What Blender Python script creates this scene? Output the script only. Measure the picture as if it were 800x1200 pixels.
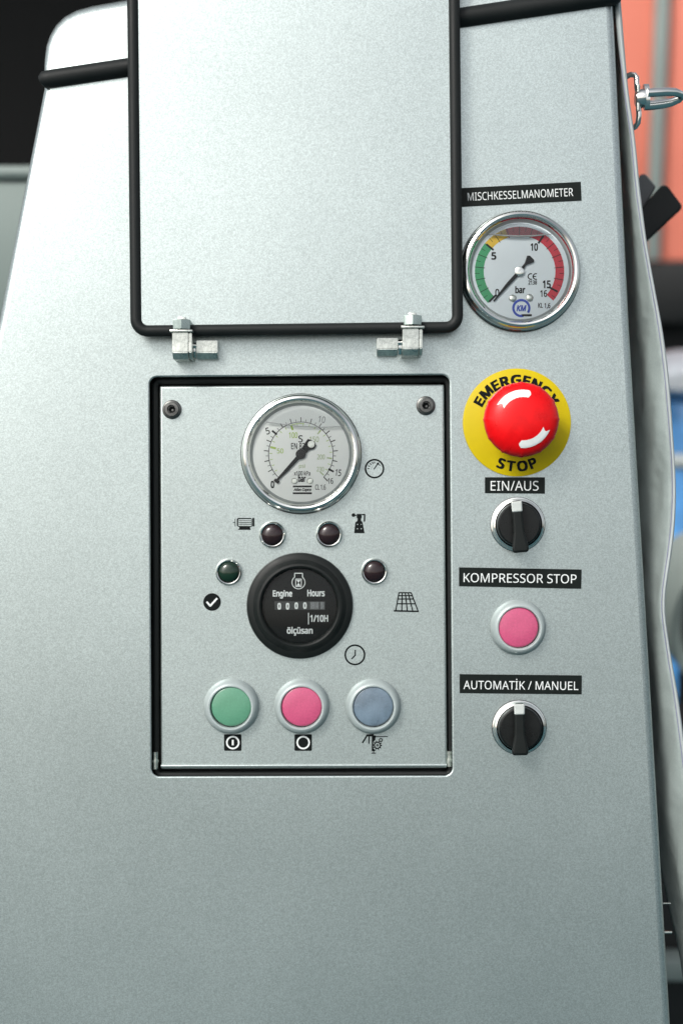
import bpy, bmesh, math, random, os
from mathutils import Vector, Matrix
random.seed(7)
PI = math.pi
S = bpy.context.scene
for o in list(bpy.data.objects): bpy.data.objects.remove(o)

# ------------------------------------------------------------------ camera, sky, sun, exposure
K = 0.0005                 # metres per unit: the front panel is drawn on a half-millimetre grid
D = 1600.0                 # camera distance from the panel, in the same unit (0.8 m)
TILT = math.radians(10)    # the panel leans back by this much, the camera looks down on it squarely
R = Matrix.Rotation(-TILT, 4, 'X')

cam_d = bpy.data.cameras.new('camera'); cam = bpy.data.objects.new('camera', cam_d)
S.collection.objects.link(cam); S.camera = cam
cam.matrix_world = R @ Matrix.Translation((0, -D*K, 0)) @ Matrix.Rotation(PI/2, 4, 'X')
cam_d.sensor_fit = 'VERTICAL'; cam_d.sensor_height = 24; cam_d.lens = 24*D/1200
cam_d.clip_start = 0.02; cam_d.clip_end = 800
cam_d.dof.use_dof = True; cam_d.dof.focus_distance = D*K - 0.004; cam_d.dof.aperture_fstop = 3.2

SUN_EL, SUN_AZ = math.radians(42), math.radians(-38)   # azimuth from straight behind the camera, minus = left
sd = Vector((math.sin(SUN_AZ)*math.cos(SUN_EL), -math.cos(SUN_AZ)*math.cos(SUN_EL), math.sin(SUN_EL)))
sun_d = bpy.data.lights.new('sun', 'SUN'); sun_d.energy = 1.5; sun_d.angle = math.radians(16); sun_d.color = (1, 0.975, 0.93)
sun = bpy.data.objects.new('sun', sun_d); S.collection.objects.link(sun)
sun.rotation_euler = sd.to_track_quat('Z', 'Y').to_euler(); sun.location = sd*5

W = bpy.data.worlds.new('World'); S.world = W; W.use_nodes = True
nt = W.node_tree; bg = nt.nodes['Background']
sky = nt.nodes.new('ShaderNodeTexSky'); sky.sky_type = 'NISHITA'; sky.sun_disc = False
sky.sun_elevation = SUN_EL; sky.sun_rotation = math.atan2(sd.x, sd.y)
sky.dust_density = 4; sky.air_density = 1.2; sky.ozone_density = 1
hs = nt.nodes.new('ShaderNodeHueSaturation'); hs.inputs['Saturation'].default_value = 0.30   # thin overcast
nt.links.new(sky.outputs[0], hs.inputs['Color'])
# cloud cover: soft uneven whitish layer
tc = nt.nodes.new('ShaderNodeTexCoord'); nz = nt.nodes.new('ShaderNodeTexNoise')
nz.inputs['Scale'].default_value = 2.2; nz.inputs['Detail'].default_value = 4
nt.links.new(tc.outputs['Generated'], nz.inputs['Vector'])
mr = nt.nodes.new('ShaderNodeMapRange'); mr.inputs['From Min'].default_value = .35; mr.inputs['From Max'].default_value = .7
mr.inputs['To Min'].default_value = .8; mr.inputs['To Max'].default_value = 1.35
nt.links.new(nz.outputs['Fac'], mr.inputs['Value']); nt.links.new(mr.outputs[0], hs.inputs['Value'])
nt.links.new(hs.outputs[0], bg.inputs['Color']); bg.inputs['Strength'].default_value = 0.12

S.view_settings.view_transform = 'Standard'; S.view_settings.look = 'None'
S.view_settings.exposure = 0.45; S.view_settings.gamma = 1.0; S.view_settings.use_curve_mapping = False
S.render.engine = 'CYCLES'; S.cycles.max_bounces = 8; S.cycles.transparent_max_bounces = 12
S.cycles.caustics_reflective = False; S.cycles.caustics_refractive = False

# ------------------------------------------------------------------ materials
def mat(name, col, rough=.5, metal=0., spec=.5, coat=0., coat_r=.1, grain=None, bump=None, wear=None, flake=None, trans=0):
    """grain=(scale, amount) speckles the colour, bump=(scale, strength, distance) relief, wear=(scale, amount) broad unevenness"""
    m = bpy.data.materials.new(name); m.use_nodes = True; t = m.node_tree; b = t.nodes['Principled BSDF']
    b.inputs['Base Color'].default_value = (*col, 1); b.inputs['Roughness'].default_value = rough
    b.inputs['Metallic'].default_value = metal; b.inputs['Specular IOR Level'].default_value = spec
    b.inputs['Coat Weight'].default_value = coat; b.inputs['Coat Roughness'].default_value = coat_r
    b.inputs['Transmission Weight'].default_value = trans
    c = t.nodes.new('ShaderNodeTexCoord'); src = None
    def noise(scale, detail=2, rgh=.5):
        n = t.nodes.new('ShaderNodeTexNoise'); n.inputs['Scale'].default_value = scale
        n.inputs['Detail'].default_value = detail; n.inputs['Roughness'].default_value = rgh
        t.links.new(c.outputs['Object'], n.inputs['Vector']); return n
    def ranged(n, lo, hi, a=.3, z=.7):
        r = t.nodes.new('ShaderNodeMapRange'); r.inputs['From Min'].default_value = a; r.inputs['From Max'].default_value = z
        r.inputs['To Min'].default_value = lo; r.inputs['To Max'].default_value = hi
        t.links.new(n.outputs['Fac'], r.inputs['Value']); return r
    fac = []
    if grain: fac.append(ranged(noise(grain[0], 2, .7), 1-grain[1], 1+grain[1]))
    if flake:                                    # metal flakes, each a little cell of its own brightness
        vo = t.nodes.new('ShaderNodeTexVoronoi'); vo.inputs['Scale'].default_value = flake[0]
        t.links.new(c.outputs['Object'], vo.inputs['Vector'])
        sx = t.nodes.new('ShaderNodeSeparateColor'); t.links.new(vo.outputs['Color'], sx.inputs[0])
        r_ = t.nodes.new('ShaderNodeMapRange'); r_.inputs['To Min'].default_value = 1-flake[1]; r_.inputs['To Max'].default_value = 1+flake[1]
        t.links.new(sx.outputs[0], r_.inputs['Value']); fac.append(r_)
    if wear:
        w = noise(wear[0], 5, .6); fac.append(ranged(w, 1-wear[1], 1+wear[1]))
        rr = ranged(w, max(rough-wear[1]*.5, .02), min(rough+wear[1]*.5, 1)); t.links.new(rr.outputs[0], b.inputs['Roughness'])
    if fac:
        v = fac[0].outputs[0]
        if len(fac) == 2:
            mm = t.nodes.new('ShaderNodeMath'); mm.operation = 'MULTIPLY'
            t.links.new(fac[0].outputs[0], mm.inputs[0]); t.links.new(fac[1].outputs[0], mm.inputs[1]); v = mm.outputs[0]
        vm = t.nodes.new('ShaderNodeVectorMath'); vm.operation = 'SCALE'; vm.inputs[0].default_value = col
        t.links.new(v, vm.inputs['Scale']); t.links.new(vm.outputs[0], b.inputs['Base Color'])
    if bump:
        n = noise(bump[0], 3, .6); bp = t.nodes.new('ShaderNodeBump')
        bp.inputs['Strength'].default_value = bump[1]; bp.inputs['Distance'].default_value = bump[2]
        t.links.new(n.outputs['Fac'], bp.inputs['Height']); t.links.new(bp.outputs[0], b.inputs['Normal'])
    return m

def glass_mat(name, tint=(1, 1, 1), rough=.02, ior=1.45, film=0.0):
    """thin pane: clear with a fresnel gloss"""
    m = bpy.data.materials.new(name); m.use_nodes = True; t = m.node_tree; t.nodes.clear()
    o = t.nodes.new('ShaderNodeOutputMaterial'); mx = t.nodes.new('ShaderNodeMixShader')
    tr = t.nodes.new('ShaderNodeBsdfTransparent'); tr.inputs[0].default_value = (*tint, 1)
    g = t.nodes.new('ShaderNodeBsdfGlossy'); g.inputs['Roughness'].default_value = rough
    f = t.nodes.new('ShaderNodeFresnel'); f.inputs[0].default_value = ior
    if film:
        a = t.nodes.new('ShaderNodeMath'); a.operation = 'ADD'; a.inputs[1].default_value = film
        t.links.new(f.outputs[0], a.inputs[0]); t.links.new(a.outputs[0], mx.inputs[0])
    else: t.links.new(f.outputs[0], mx.inputs[0])
    t.links.new(tr.outputs[0], mx.inputs[1]); t.links.new(g.outputs[0], mx.inputs[2]); t.links.new(mx.outputs[0], o.inputs[0])
    return m

M = dict(
    paint = mat('silver_powder_coat', (.456, .515, .506), .36, .9, flake=(1900, .17), bump=(1500, .10, .0003), wear=(4.5, .05)),
    paint_in = mat('silver_powder_coat_inner', (.470, .528, .516), .36, .88, flake=(1900, .16), bump=(1500, .10, .0003), wear=(6, .04)),
    rubber = mat('black_rubber', (.010, .012, .012), .50, spec=.22, bump=(900, .25, .0003), wear=(30, .15)),
    dark = mat('dark_steel', (.03, .033, .033), .6, bump=(200, .2, .001)),
    chrome = mat('polished_steel', (.74, .75, .72), .09, 1., wear=(60, .06)),
    zinc = mat('zinc_plated_steel', (.56, .585, .54), .27, 1., grain=(500, .14), wear=(120, .2), bump=(350, .12, .0004)),
    blacksteel = mat('burnished_steel', (.13, .13, .125), .35, .9, wear=(300, .2)),
    dial = mat('white_dial', (.90, .94, .91), .5, wear=(40, .03)),
    dial_b = mat('pale_blue_dial', (.80, .89, .93), .5, wear=(40, .03)),
    ink = mat('black_ink', (.006, .008, .008), .6, spec=.1), ink_grey = mat('grey_ink', (.22, .23, .24), .5),
    white_ink = mat('white_ink', (.72, .75, .74), .5), lime = mat('lime_ink', (.42, .60, .10), .5),
    palelime = mat('pale_lime_ink', (.48, .58, .36), .5),
    green_ink = mat('green_ink', (.03, .34, .13), .5), yellow_ink = mat('yellow_ink', (.78, .50, .02), .5),
    red_ink = mat('red_ink', (.62, .012, .035), .5), blue_ink = mat('blue_ink', (.01, .06, .48), .5),
    sticker = mat('black_label_tape', (.006, .009, .008), .42, spec=.16, bump=(400, .1, .0002), wear=(90, .1)),
    yellow = mat('yellow_plastic', (.56, .43, .0), .45, spec=.25, wear=(60, .06)),
    red = mat('red_plastic', (.68, .002, .004), .30, spec=.3, wear=(120, .12), bump=(250, .06, .0003)),
    darkred = mat('dark_red_plastic', (.25, .004, .008), .4),
    black = mat('black_plastic', (.006, .007, .007), .30, spec=.28, wear=(150, .15), bump=(700, .1, .0002)),
    black_m = mat('matt_black_plastic', (.008, .010, .0095), .42, spec=.22, wear=(100, .12), bump=(900, .15, .0002)),
    ringp = mat('grey_satin_ring', (.38, .435, .43), .34, .15, bump=(900, .08, .0002), wear=(90, .05)),
    cap_g = mat('green_push_cap', (.095, .27, .17), .30, coat=.5, grain=(900, .07), wear=(100, .06)),
    cap_r = mat('pink_push_cap', (.50, .075, .17), .30, coat=.5, grain=(900, .09), wear=(100, .06)),
    cap_b = mat('blue_push_cap', (.125, .175, .225), .30, coat=.4, grain=(900, .06), wear=(60, .35)),
    led_r = mat('dark_red_lens', (.014, .005, .006), .14, coat=.25), led_g = mat('dark_green_lens', (.004, .020, .010), .14, coat=.25),
    tarp = mat('grey_tarpaulin', (.27, .315, .305), .5, bump=(22, .8, .006), grain=(900, .05), wear=(20, .1)),
    hem = mat('white_tarp_hem', (.38, .42, .42), .5, bump=(300, .2, .0005)),
    orange = mat('orange_sheeting', (.86, .25, .17), .6, wear=(2.2, .1), bump=(3, .3, .01)),
    greypost = mat('grey_post_paint', (.27, .32, .30), .5, wear=(5, .08)),
    blackpaint = mat('black_chassis', (.008, .009, .009), .6, wear=(3, .2)),
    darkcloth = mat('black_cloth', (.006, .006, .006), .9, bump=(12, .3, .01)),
    machine = mat('pale_grey_paint', (.25, .30, .28), .45, wear=(4, .05)),
    blue = mat('blue_plastic_drum', (.07, .27, .60), .45, wear=(14, .45)),
    sack = mat('white_woven_sack', (.62, .66, .70), .7, bump=(18, .7, .02), wear=(9, .15)),
    tyre = mat('tyre_rubber', (.012, .012, .012), .7, bump=(80, .3, .003)),
    ground = mat('teal_tint_ground', (.022, .082, .100), .85, grain=(90, .3), bump=(60, .5, .006), wear=(1.3, .25)),  # teal put into the ground colour to tint the panel's lower reflection
    pane = glass_mat('gauge_glass', (.995, 1, .995), .03),
    airpane = glass_mat('air_gap_dark', (.50, .53, .55), .15, film=.04), airpane_l = glass_mat('air_gap_light', (.93, .95, .95), .15, film=.10),
    lens = glass_mat('meter_lens', (.9, .92, .92), .03, ior=1.3),
    menis = mat('liquid_edge', (.55, .58, .58), .2, trans=.3),
    pointer = mat('pointer_inlay', (.50, .53, .51), .35, wear=(150, .08)), satin = mat('satin_rim', (.36, .40, .40), .4, .3),
    white_dot = mat('white_mark', (.80, .82, .80), .35, wear=(150, .05)),
)

# ------------------------------------------------------------------ helpers
def L(px, py, h=0.):
    """point that lies h above the panel and is seen at px, py of the 800 x 1200 picture when looked at squarely"""
    s = (D-h)/D
    return Vector(((px-400)*s*K, -h*K, (600-py)*s*K))
ORG = {}
def link(o, parent=None, at=Vector((0, 0, 0))):
    """at = position in the panel frame; children get it relative to their parent"""
    S.collection.objects.link(o); ORG[o.name] = Vector(at)
    if parent is not None:
        o.parent = parent; o.location = Vector(at) - ORG[parent.name]
    else:
        o.matrix_world = R @ Matrix.Translation(at)
    return o
def props(o, label=None, cat=None, group=None, kind=None):
    for k, v in (('label', label), ('category', cat), ('group', group), ('kind', kind)):
        if v: o[k] = v
    return o
def finish(me, material, ang=35, smooth=True):
    if material: me.materials.append(material)
    if smooth and len(me.polygons):
        me.polygons.foreach_set('use_smooth', [True]*len(me.polygons)); me.set_sharp_from_angle(angle=math.radians(ang))
    me.update(); return me
def from_bm(name, bm, material, ang=35, smooth=True):
    me = bpy.data.meshes.new(name); bmesh.ops.recalc_face_normals(bm, faces=bm.faces); bm.to_mesh(me); bm.free()
    return finish(me, material, ang, smooth)
def put(name, me, parent=None, at=Vector((0, 0, 0)), label=None, **kw):
    return props(link(bpy.data.objects.new(name, me), parent, at), label, **kw)

def lathe(name, prof, material, seg=64, mod=None, ang=35):
    """profile of (radius, height towards the viewer), in panel units"""
    bm = bmesh.new(); rows = []
    for r, h in prof:
        if r <= 1e-6: rows.append([bm.verts.new((0, -h*K, 0))])
        else:
            rows.append([bm.verts.new(((r*(mod(a, r, h) if mod else 1))*math.cos(a)*K, -h*K, (r*(mod(a, r, h) if mod else 1))*math.sin(a)*K))
                         for a in (2*PI*i/seg for i in range(seg))])
    for A, B in zip(rows, rows[1:]):
        n = seg
        for i in range(n):
            j = (i+1) % n
            if len(A) == 1 and len(B) == 1: continue
            if len(A) == 1: bm.faces.new((A[0], B[i], B[j]))
            elif len(B) == 1: bm.faces.new((A[i], B[0], A[j]))
            else: bm.faces.new((A[i], B[i], B[j], A[j]))
    return from_bm(name, bm, material, ang)

def fill(loops):
    """even-odd fill of closed loops -> verts2d, faces"""
    cu = bpy.data.curves.new('t', 'CURVE'); cu.dimensions = '2D'; cu.fill_mode = 'BOTH'
    for lp in loops:
        sp = cu.splines.new('POLY'); sp.points.add(len(lp)-1); sp.use_cyclic_u = True
        for i, p in enumerate(lp): sp.points[i].co = (p[0], p[1], 0, 1)
    ob = bpy.data.objects.new('t', cu); me = bpy.data.meshes.new_from_object(ob)
    V = [(v.co.x, v.co.y) for v in me.vertices]; F = [tuple(p.vertices) for p in me.polygons]
    bpy.data.objects.remove(ob); bpy.data.curves.remove(cu); bpy.data.meshes.remove(me)
    return V, F
try:
    _fp = os.path.join(bpy.utils.system_resource('DATAFILES', path='fonts'), 'NotoSansHebrew-Regular.woff2')
    FONT = bpy.data.fonts.load(_fp) if os.path.exists(_fp) else None
except Exception: FONT = None
def raw_text(s, bold=0., shear=0., size=1.):
    cu = bpy.data.curves.new('t', 'FONT'); cu.body = s; cu.size = size; cu.shear = shear
    cu.resolution_u = 4
    if FONT: cu.font = FONT
    ob = bpy.data.objects.new('t', cu); me = bpy.data.meshes.new_from_object(ob)
    V = [(v.co.x, v.co.y, 0.) for v in me.vertices]; F = [tuple(p.vertices) for p in me.polygons]
    bpy.data.objects.remove(ob); bpy.data.curves.remove(cu); bpy.data.meshes.remove(me)
    if bold:                                     # heavier strokes: overprinted, each print a hair above the last
        V0, F0 = list(V), list(F)
        for k, (dx, dy) in enumerate(((-1, -.7), (1, -.7), (-1, .7), (1, .7))):
            n = len(V); V += [(x+dx*bold, y+dy*bold, .02*(k+1)) for x, y, _ in V0]; F += [tuple(i+n for i in q) for q in F0]
    return V, F
def text(s, x0, y0, x1, y1, rot=0., bold=0., shear=0.):
    """lettering filling the box x0,y0 (top left) .. x1,y1 (bottom right), y down; rot in degrees, clockwise"""
    V, F = raw_text(s, bold, shear)
    ax, bx = min(v[0] for v in V), max(v[0] for v in V); ay, by = min(v[1] for v in V), max(v[1] for v in V)
    cx, cy = (x0+x1)/2, (y0+y1)/2; c, n = math.cos(math.radians(rot)), math.sin(math.radians(rot)); out = []
    for x, y, dz in V:
        u = ((x-ax)/(bx-ax)-.5)*(x1-x0); v = -((y-ay)/(by-ay)-.5)*(y1-y0)
        out.append((cx+u*c-v*n, cy+u*n+v*c, dz))
    return out, F
def poly(*lps): return fill(lps)
def line(pts, w, closed=False):
    V, F = [], []; n = len(pts)
    for i in range(n if closed else n-1):
        (xa, ya), (xb, yb) = pts[i], pts[(i+1) % n]; dx, dy = xb-xa, yb-ya; l = math.hypot(dx, dy) or 1
        dx, dy = dx/l, dy/l; e = w*.25; nx, ny = -dy*w/2, dx*w/2; k = len(V)
        V += [(xa-dx*e+nx, ya-dy*e+ny), (xb+dx*e+nx, yb+dy*e+ny), (xb+dx*e-nx, yb+dy*e-ny), (xa-dx*e-nx, ya-dy*e-ny)]
        F.append((k, k+1, k+2, k+3))
    return V, F
def arc(cx, cy, r0, r1, a0=0., a1=360., seg=48):
    """ring sector; degrees, counter-clockwise from the right as seen"""
    V, F = [], []; n = max(2, int(seg*abs(a1-a0)/360))
    for i in range(n+1):
        a = math.radians(a0+(a1-a0)*i/n); V += [(cx+r0*math.cos(a), cy-r0*math.sin(a)), (cx+r1*math.cos(a), cy-r1*math.sin(a))]
    for i in range(n): F.append((2*i, 2*i+1, 2*i+3, 2*i+2))
    return V, F
def disc(cx, cy, r, seg=28):
    return [(cx+r*math.cos(2*PI*i/seg), cy+r*math.sin(2*PI*i/seg)) for i in range(seg)], [tuple(range(seg))]
def ticks(cx, cy, r0, r1, angs, w): 
    its = []
    for a in angs:
        c, s = math.cos(math.radians(a)), -math.sin(math.radians(a))
        its.append(line([(cx+r0*c, cy+r0*s), (cx+r1*c, cy+r1*s)], w))
    return its
def mesh2d(name, items, material, h, org, thick=0.):
    V, F = [], []; step = 0
    for v, f in items:
        k = len(V); V += [L(q[0], q[1], h+step*.012+(q[2] if len(q) > 2 else 0))-org for q in v]; F += [tuple(i+k for i in q) for q in f]; step += 1
    bm = bmesh.new(); vs = [bm.verts.new(v) for v in V]
    for q in F:
        try: bm.faces.new([vs[i] for i in q])
        except ValueError: pass
    if thick:
        r = bmesh.ops.extrude_face_region(bm, geom=list(bm.faces))
        bmesh.ops.translate(bm, verts=[g for g in r['geom'] if isinstance(g, bmesh.types.BMVert)], vec=(0, thick*K, 0))
    else: # printed faces look at the viewer
        for f in bm.faces:
            f.normal_update()
            if f.normal.y > 0: f.normal_flip()
        me = bpy.data.meshes.new(name); bm.to_mesh(me); bm.free(); return finish(me, material, smooth=False)
    return from_bm(name, bm, material, smooth=False)
def flat(name, items, material, h, parent, thick=0., label=None):
    if isinstance(items, tuple): items = [items]
    xs = [v[0] for it in items for v in it[0]]; ys = [v[1] for it in items for v in it[0]]
    org = L((min(xs)+max(xs))/2, (min(ys)+max(ys))/2, h)
    return put(name, mesh2d(name, items, material, h, org, thick), parent, org, label)

def round_loop(pts, r, n=6):
    """corner rounding; r one number or one per corner"""
    out = []; m = len(pts)
    for i, p in enumerate(pts):
        rr = r[i] if isinstance(r, (list, tuple)) else r
        a, b = Vector(pts[i-1]), Vector(pts[(i+1) % m]); p = Vector(p)
        if rr <= 0: out.append(tuple(p)); continue
        u, v = (a-p).normalized(), (b-p).normalized(); half = u.angle(v)/2; t = rr/math.tan(half)
        c = p + (u+v).normalized()*rr/math.sin(half); s, e = p+u*t-c, p+v*t-c
        a0 = math.atan2(s.y, s.x); da = (math.atan2(e.y, e.x)-a0+PI) % (2*PI)-PI
        for k in range(n+1): out.append((c.x+rr*math.cos(a0+da*k/n), c.y+rr*math.sin(a0+da*k/n)))
    return out
def area(lp): return sum(lp[i-1][0]*lp[i][1]-lp[i][0]*lp[i-1][1] for i in range(len(lp)))/2
def offset(lp, d):
    """move a loop inwards by d (outwards when negative)"""
    sgn = 1 if area(lp) > 0 else -1; out = []; n = len(lp)
    for i in range(n):
        a, p, b = (Vector(lp[j % n]) for j in (i-1, i, i+1))
        e1, e2 = (p-a), (b-p)
        if e1.length < 1e-6: e1 = e2
        if e2.length < 1e-6: e2 = e1
        n1 = Vector((-e1.y, e1.x)).normalized()*sgn; n2 = Vector((-e2.y, e2.x)).normalized()*sgn
        m = (n1+n2).normalized(); k = d/max(m.dot(n1), .3); out.append(tuple(p+m*k))
    return out
def plate(name, outer, material, h=0., rad=3., depth=10., holes=(), hole_rad=2., back=True, org=None, hf=None, ang=40, steps=4):
    """sheet with rolled edges; loops in picture units (y down). hf(x, y) may bend it"""
    if org is None: org = L(sum(p[0] for p in outer)/len(outer), sum(p[1] for p in outer)/len(outer), h)
    bm = bmesh.new()
    def P(x, y, hh): return L(x, y, hh+(hf(x, y) if hf else 0)) - org
    inner = offset(outer, rad); hls = [offset(q, -hole_rad) for q in holes]
    V, F = fill([inner]+hls); vs = [bm.verts.new(P(x, y, h)) for x, y in V]; nf = len(F)
    for q in F: bm.faces.new([vs[i] for i in q])
    def edge(lp, r, sign):
        prev = [bm.verts.new(P(x, y, h)) for x, y in offset(lp, r*sign)]
        lv = [(r*(1-math.sin(t)), r*(1-math.cos(t))) for t in (PI/2*k/steps for k in range(1, steps+1))] + [(0, depth)]
        for ins, dn in lv:
            cur = [bm.verts.new(P(x, y, h-dn)) for x, y in offset(lp, ins*sign)]; n = len(cur)
            for i in range(n):
                bm.faces.new((prev[i], prev[(i+1) % n], cur[(i+1) % n], cur[i]))
            prev = cur
        return prev
    last = edge(outer, rad, 1)
    for q in holes: edge(q, hole_rad, -1)
    if back and not holes: bm.faces.new(last)
    tag = bm.faces.layers.int.new('flat_front'); bm.faces.ensure_lookup_table()
    for i in range(nf): bm.faces[i][tag] = 1
    bmesh.ops.remove_doubles(bm, verts=bm.verts, dist=1e-6)
    me = from_bm(name, bm, material, ang)
    fl = [d.value for d in me.attributes['flat_front'].data]; uses = {}          # the flat face keeps its own normals
    for p in me.polygons:
        for k in p.edge_keys: uses.setdefault(k, []).append(fl[p.index])
    sh = me.attributes.get('sharp_edge') or me.attributes.new('sharp_edge', 'BOOLEAN', 'EDGE')
    for e in me.edges:
        u = uses.get(tuple(sorted(e.vertices)), [])
        if len(set(u)) == 2: sh.data[e.index].value = True
    return me, org
def add_plate(name, outer, material, parent, h=0., rad=3., depth=10., label=None, **kw):
    me, org = plate(name, outer, material, h, rad, depth, **kw); return put(name, me, parent, org, label)

def tube_mesh(name, pts, r, material, seg=12, closed=False, caps=True, flatz=1., rx=None):
    """tube through 3-D points (metres)"""
    bm = bmesh.new(); n = len(pts); rings = []; up = None
    for i, p in enumerate(pts):
        if closed: t = (pts[(i+1) % n]-pts[i-1]).normalized()
        else: t = (pts[min(i+1, n-1)]-pts[max(i-1, 0)]).normalized()
        if up is None:
            up = Vector((0, -1, 0)) if abs(t.y) < .9 else Vector((0, 0, 1))
        up = (up - t*up.dot(t)).normalized(); sd_ = t.cross(up)
        rr = r[i] if isinstance(r, (list, tuple)) else r
        rings.append([bm.verts.new(p + up*math.cos(a)*rr*flatz + sd_*math.sin(a)*rr) for a in (2*PI*k/seg for k in range(seg))])
    m = n if closed else n-1
    for i in range(m):
        A, B = rings[i], rings[(i+1) % n]
        for k in range(seg): bm.faces.new((A[k], A[(k+1) % seg], B[(k+1) % seg], B[k]))
    if caps and not closed: bm.faces.new(rings[0]); bm.faces.new(rings[-1])
    return from_bm(name, bm, material, 50)
def tube(name, pxpts, r, material, parent, closed=False, seg=12, flatz=1., label=None, round_r=None, kw={}):
    """pxpts = (px, py, h); r in panel units"""
    P3 = [L(*p) for p in pxpts]; org = sum(P3, Vector())/len(P3)
    return put(name, tube_mesh(name, [p-org for p in P3], r*K if not isinstance(r, (list, tuple)) else [q*K for q in r], material, seg, closed, flatz=flatz), parent, org, label, **kw)

def box_mesh(name, sx, sy, sz, material, bev=.0, seg=2):
    bm = bmesh.new(); bmesh.ops.create_cube(bm, size=1)
    bmesh.ops.scale(bm, vec=(sx, sy, sz), verts=bm.verts)
    if bev: bmesh.ops.bevel(bm, geom=list(bm.edges), offset=bev, segments=seg, affect='EDGES', profile=.5)
    return from_bm(name, bm, material, 40)

# ------------------------------------------------------------------ ground
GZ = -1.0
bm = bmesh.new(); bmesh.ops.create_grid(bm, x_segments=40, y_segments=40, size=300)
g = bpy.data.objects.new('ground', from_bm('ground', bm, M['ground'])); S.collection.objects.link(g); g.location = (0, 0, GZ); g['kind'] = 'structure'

# ------------------------------------------------------------------ the control cabinet
cab = bpy.data.objects.new('control_cabinet', None); cab.empty_display_size = .05
link(cab, None, L(400, 2300, -100))
props(cab, 'silver powder coated control cabinet with gauges, push buttons, rotary switches and an open lid', 'control cabinet')

outline = [(54, 97), (717, -2), (736, 380), (783, 1180), (800, 1500), (812, 2520), (-180, 2520), (-170, 900), (-95, 760), (0, 375)]
recess = round_loop([(175.5, 442), (526, 439.5), (529.5, 908.5), (178, 909.5)], 9)
me, org = plate('front_panel', outline, M['paint'], 0, 8, 26, holes=[recess], hole_rad=2.2, steps=5)
front = put('front_panel', me, cab, org)

# the body behind the panel: side walls and back, one folded sheet
bm = bmesh.new()
loop_f = [L(x, y, -10) for x, y in offset(outline, 3)]; loop_b = [v + Vector((0, .36, 0)) for v in loop_f]
A = [bm.verts.new(v) for v in loop_f]; B = [bm.verts.new(v) for v in loop_b]; n = len(A)
for i in range(n): bm.faces.new((A[i], A[(i+1) % n], B[(i+1) % n], B[i]))
bm.faces.new(B)
put('side_shell', from_bm('side_shell', bm, M['paint'], 30), cab)

# hood above the seal strip, leaning further back
def strip_y(x): return 94-.149*(x-50)
hood = [(52, 96), (53, 70), (55, 54), (59, 42), (66, 30), (76, 20), (90, 12.5), (108, 7.5), (150, 0), (735, -88), (722, -6)]
add_plate('hood_panel', hood, M['paint'], cab, h=-3, rad=7, depth=120, steps=5, hf=lambda x, y: -.30*max(0, strip_y(x)-y))
tube('seal_strip', [(50, strip_y(50)+1, -1), (52, strip_y(52), 0)] + [(x, strip_y(x), 0) for x in range(60, 716, 24)] + [(716, strip_y(716), -1), (719, strip_y(719), -6)],
     [7.5, 10.0] + [10.6+i*.05 for i in range(28)] + [12, 11], M['rubber'], cab, seg=16, label='black rubber seal strip across the top of the panel')

# recess behind the opening
bm = bmesh.new(); rl = offset(recess, -1.5)
A = [bm.verts.new(L(x, y, -12)) for x, y in rl]; B = [bm.verts.new(L(x, y, -40)) for x, y in rl]; n = len(A)
for i in range(n): bm.faces.new((A[i], A[(i+1) % n], B[(i+1) % n], B[i]))
bm.faces.new(B)
put('recess_box', from_bm('recess_box', bm, M['dark'], 30), cab)

PH = -7.0     # face of the instrument plate
inst = add_plate('instrument_plate', round_loop([(187.5, 452.5), (520, 450.5), (523.6, 900), (189, 901)], [2, 2, 2, 2], 3), M['paint_in'], cab, h=PH, rad=2.4, depth=22, steps=3)
# folded lower lip of that plate
tube('lip', [(189, 897.5, PH+.4), (523, 896.5, PH+.4)], 2.1, M['paint_in'], inst)
gl = round_loop([(182, 446.8), (524.8, 444.6), (528, 907), (183.5, 908)], 6, 4)
tube('gasket', [(x, y, -16) for x, y in gl], 4.4, M['rubber'], cab, closed=True, seg=10, label='black rubber gasket round the recess')
for x, y0, y1 in ((182.5, 881, 901), (525.8, 880, 898)):
    pin = tube('hinge_pin', [(x, y0, -9), (x, y1, -9)], 3.1, M['zinc'], cab, seg=14)
    tube('pin_collar', [(x, y0+9, -9), (x, y0+12, -9)], 4.0, M['zinc'], pin, seg=14)

# socket screws
hexr = [(11.2, 0), (11.2, 1.4), (10.2, 2.2), (8.9, 2.4), (8.9, 6.5), (8.0, 8.0), (5.0, 8.2), (4.5, 7.4), (4.3, 3), (0, 2.6)]
screw_me = lathe('socket_screw', hexr, M['blacksteel'], 36, mod=lambda a, r, h: (1 if r > 4.7 else (1.0/max(.86, math.cos(((a+PI/6) % (PI/3))-PI/6)) if r > 1 else 1)))
dot_me = lathe('socket_shade', [(4.3, 0), (0, .1)], M['ink'], 6); tip_me = lathe('socket_glint', [(1.7, 0), (1.2, .8), (0, 1)], M['blacksteel'], 12)  # black disc puts shade into the socket; small dome added as a glint
for x, y in ((201.8, 480), (498.6, 475.5)):
    s = put('socket_screw', screw_me, cab, L(x, y, PH)); put('socket_shade', dot_me, s, L(x, y, PH+3.2)); put('glint_dot', tip_me, s, L(x+.8, y+.8, PH+3.3))

# ------------------------------------------------------------------ the open lid
LH = 24.0
lid_out = round_loop([(154.6, -110), (530.5, -110), (535.6, 383.5), (159.8, 388)], 14, 8)
lid = add_plate('lid', lid_out, M['paint'], cab, h=LH, rad=2, depth=5, steps=2, label='open flap lid folded up over the panel')
tube('edge_trim', [(x, y, LH-1.5) for x, y in lid_out], 6.7, M['rubber'], lid, closed=True, seg=16, flatz=.9, label='thick black rubber trim round the lid edge')

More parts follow.
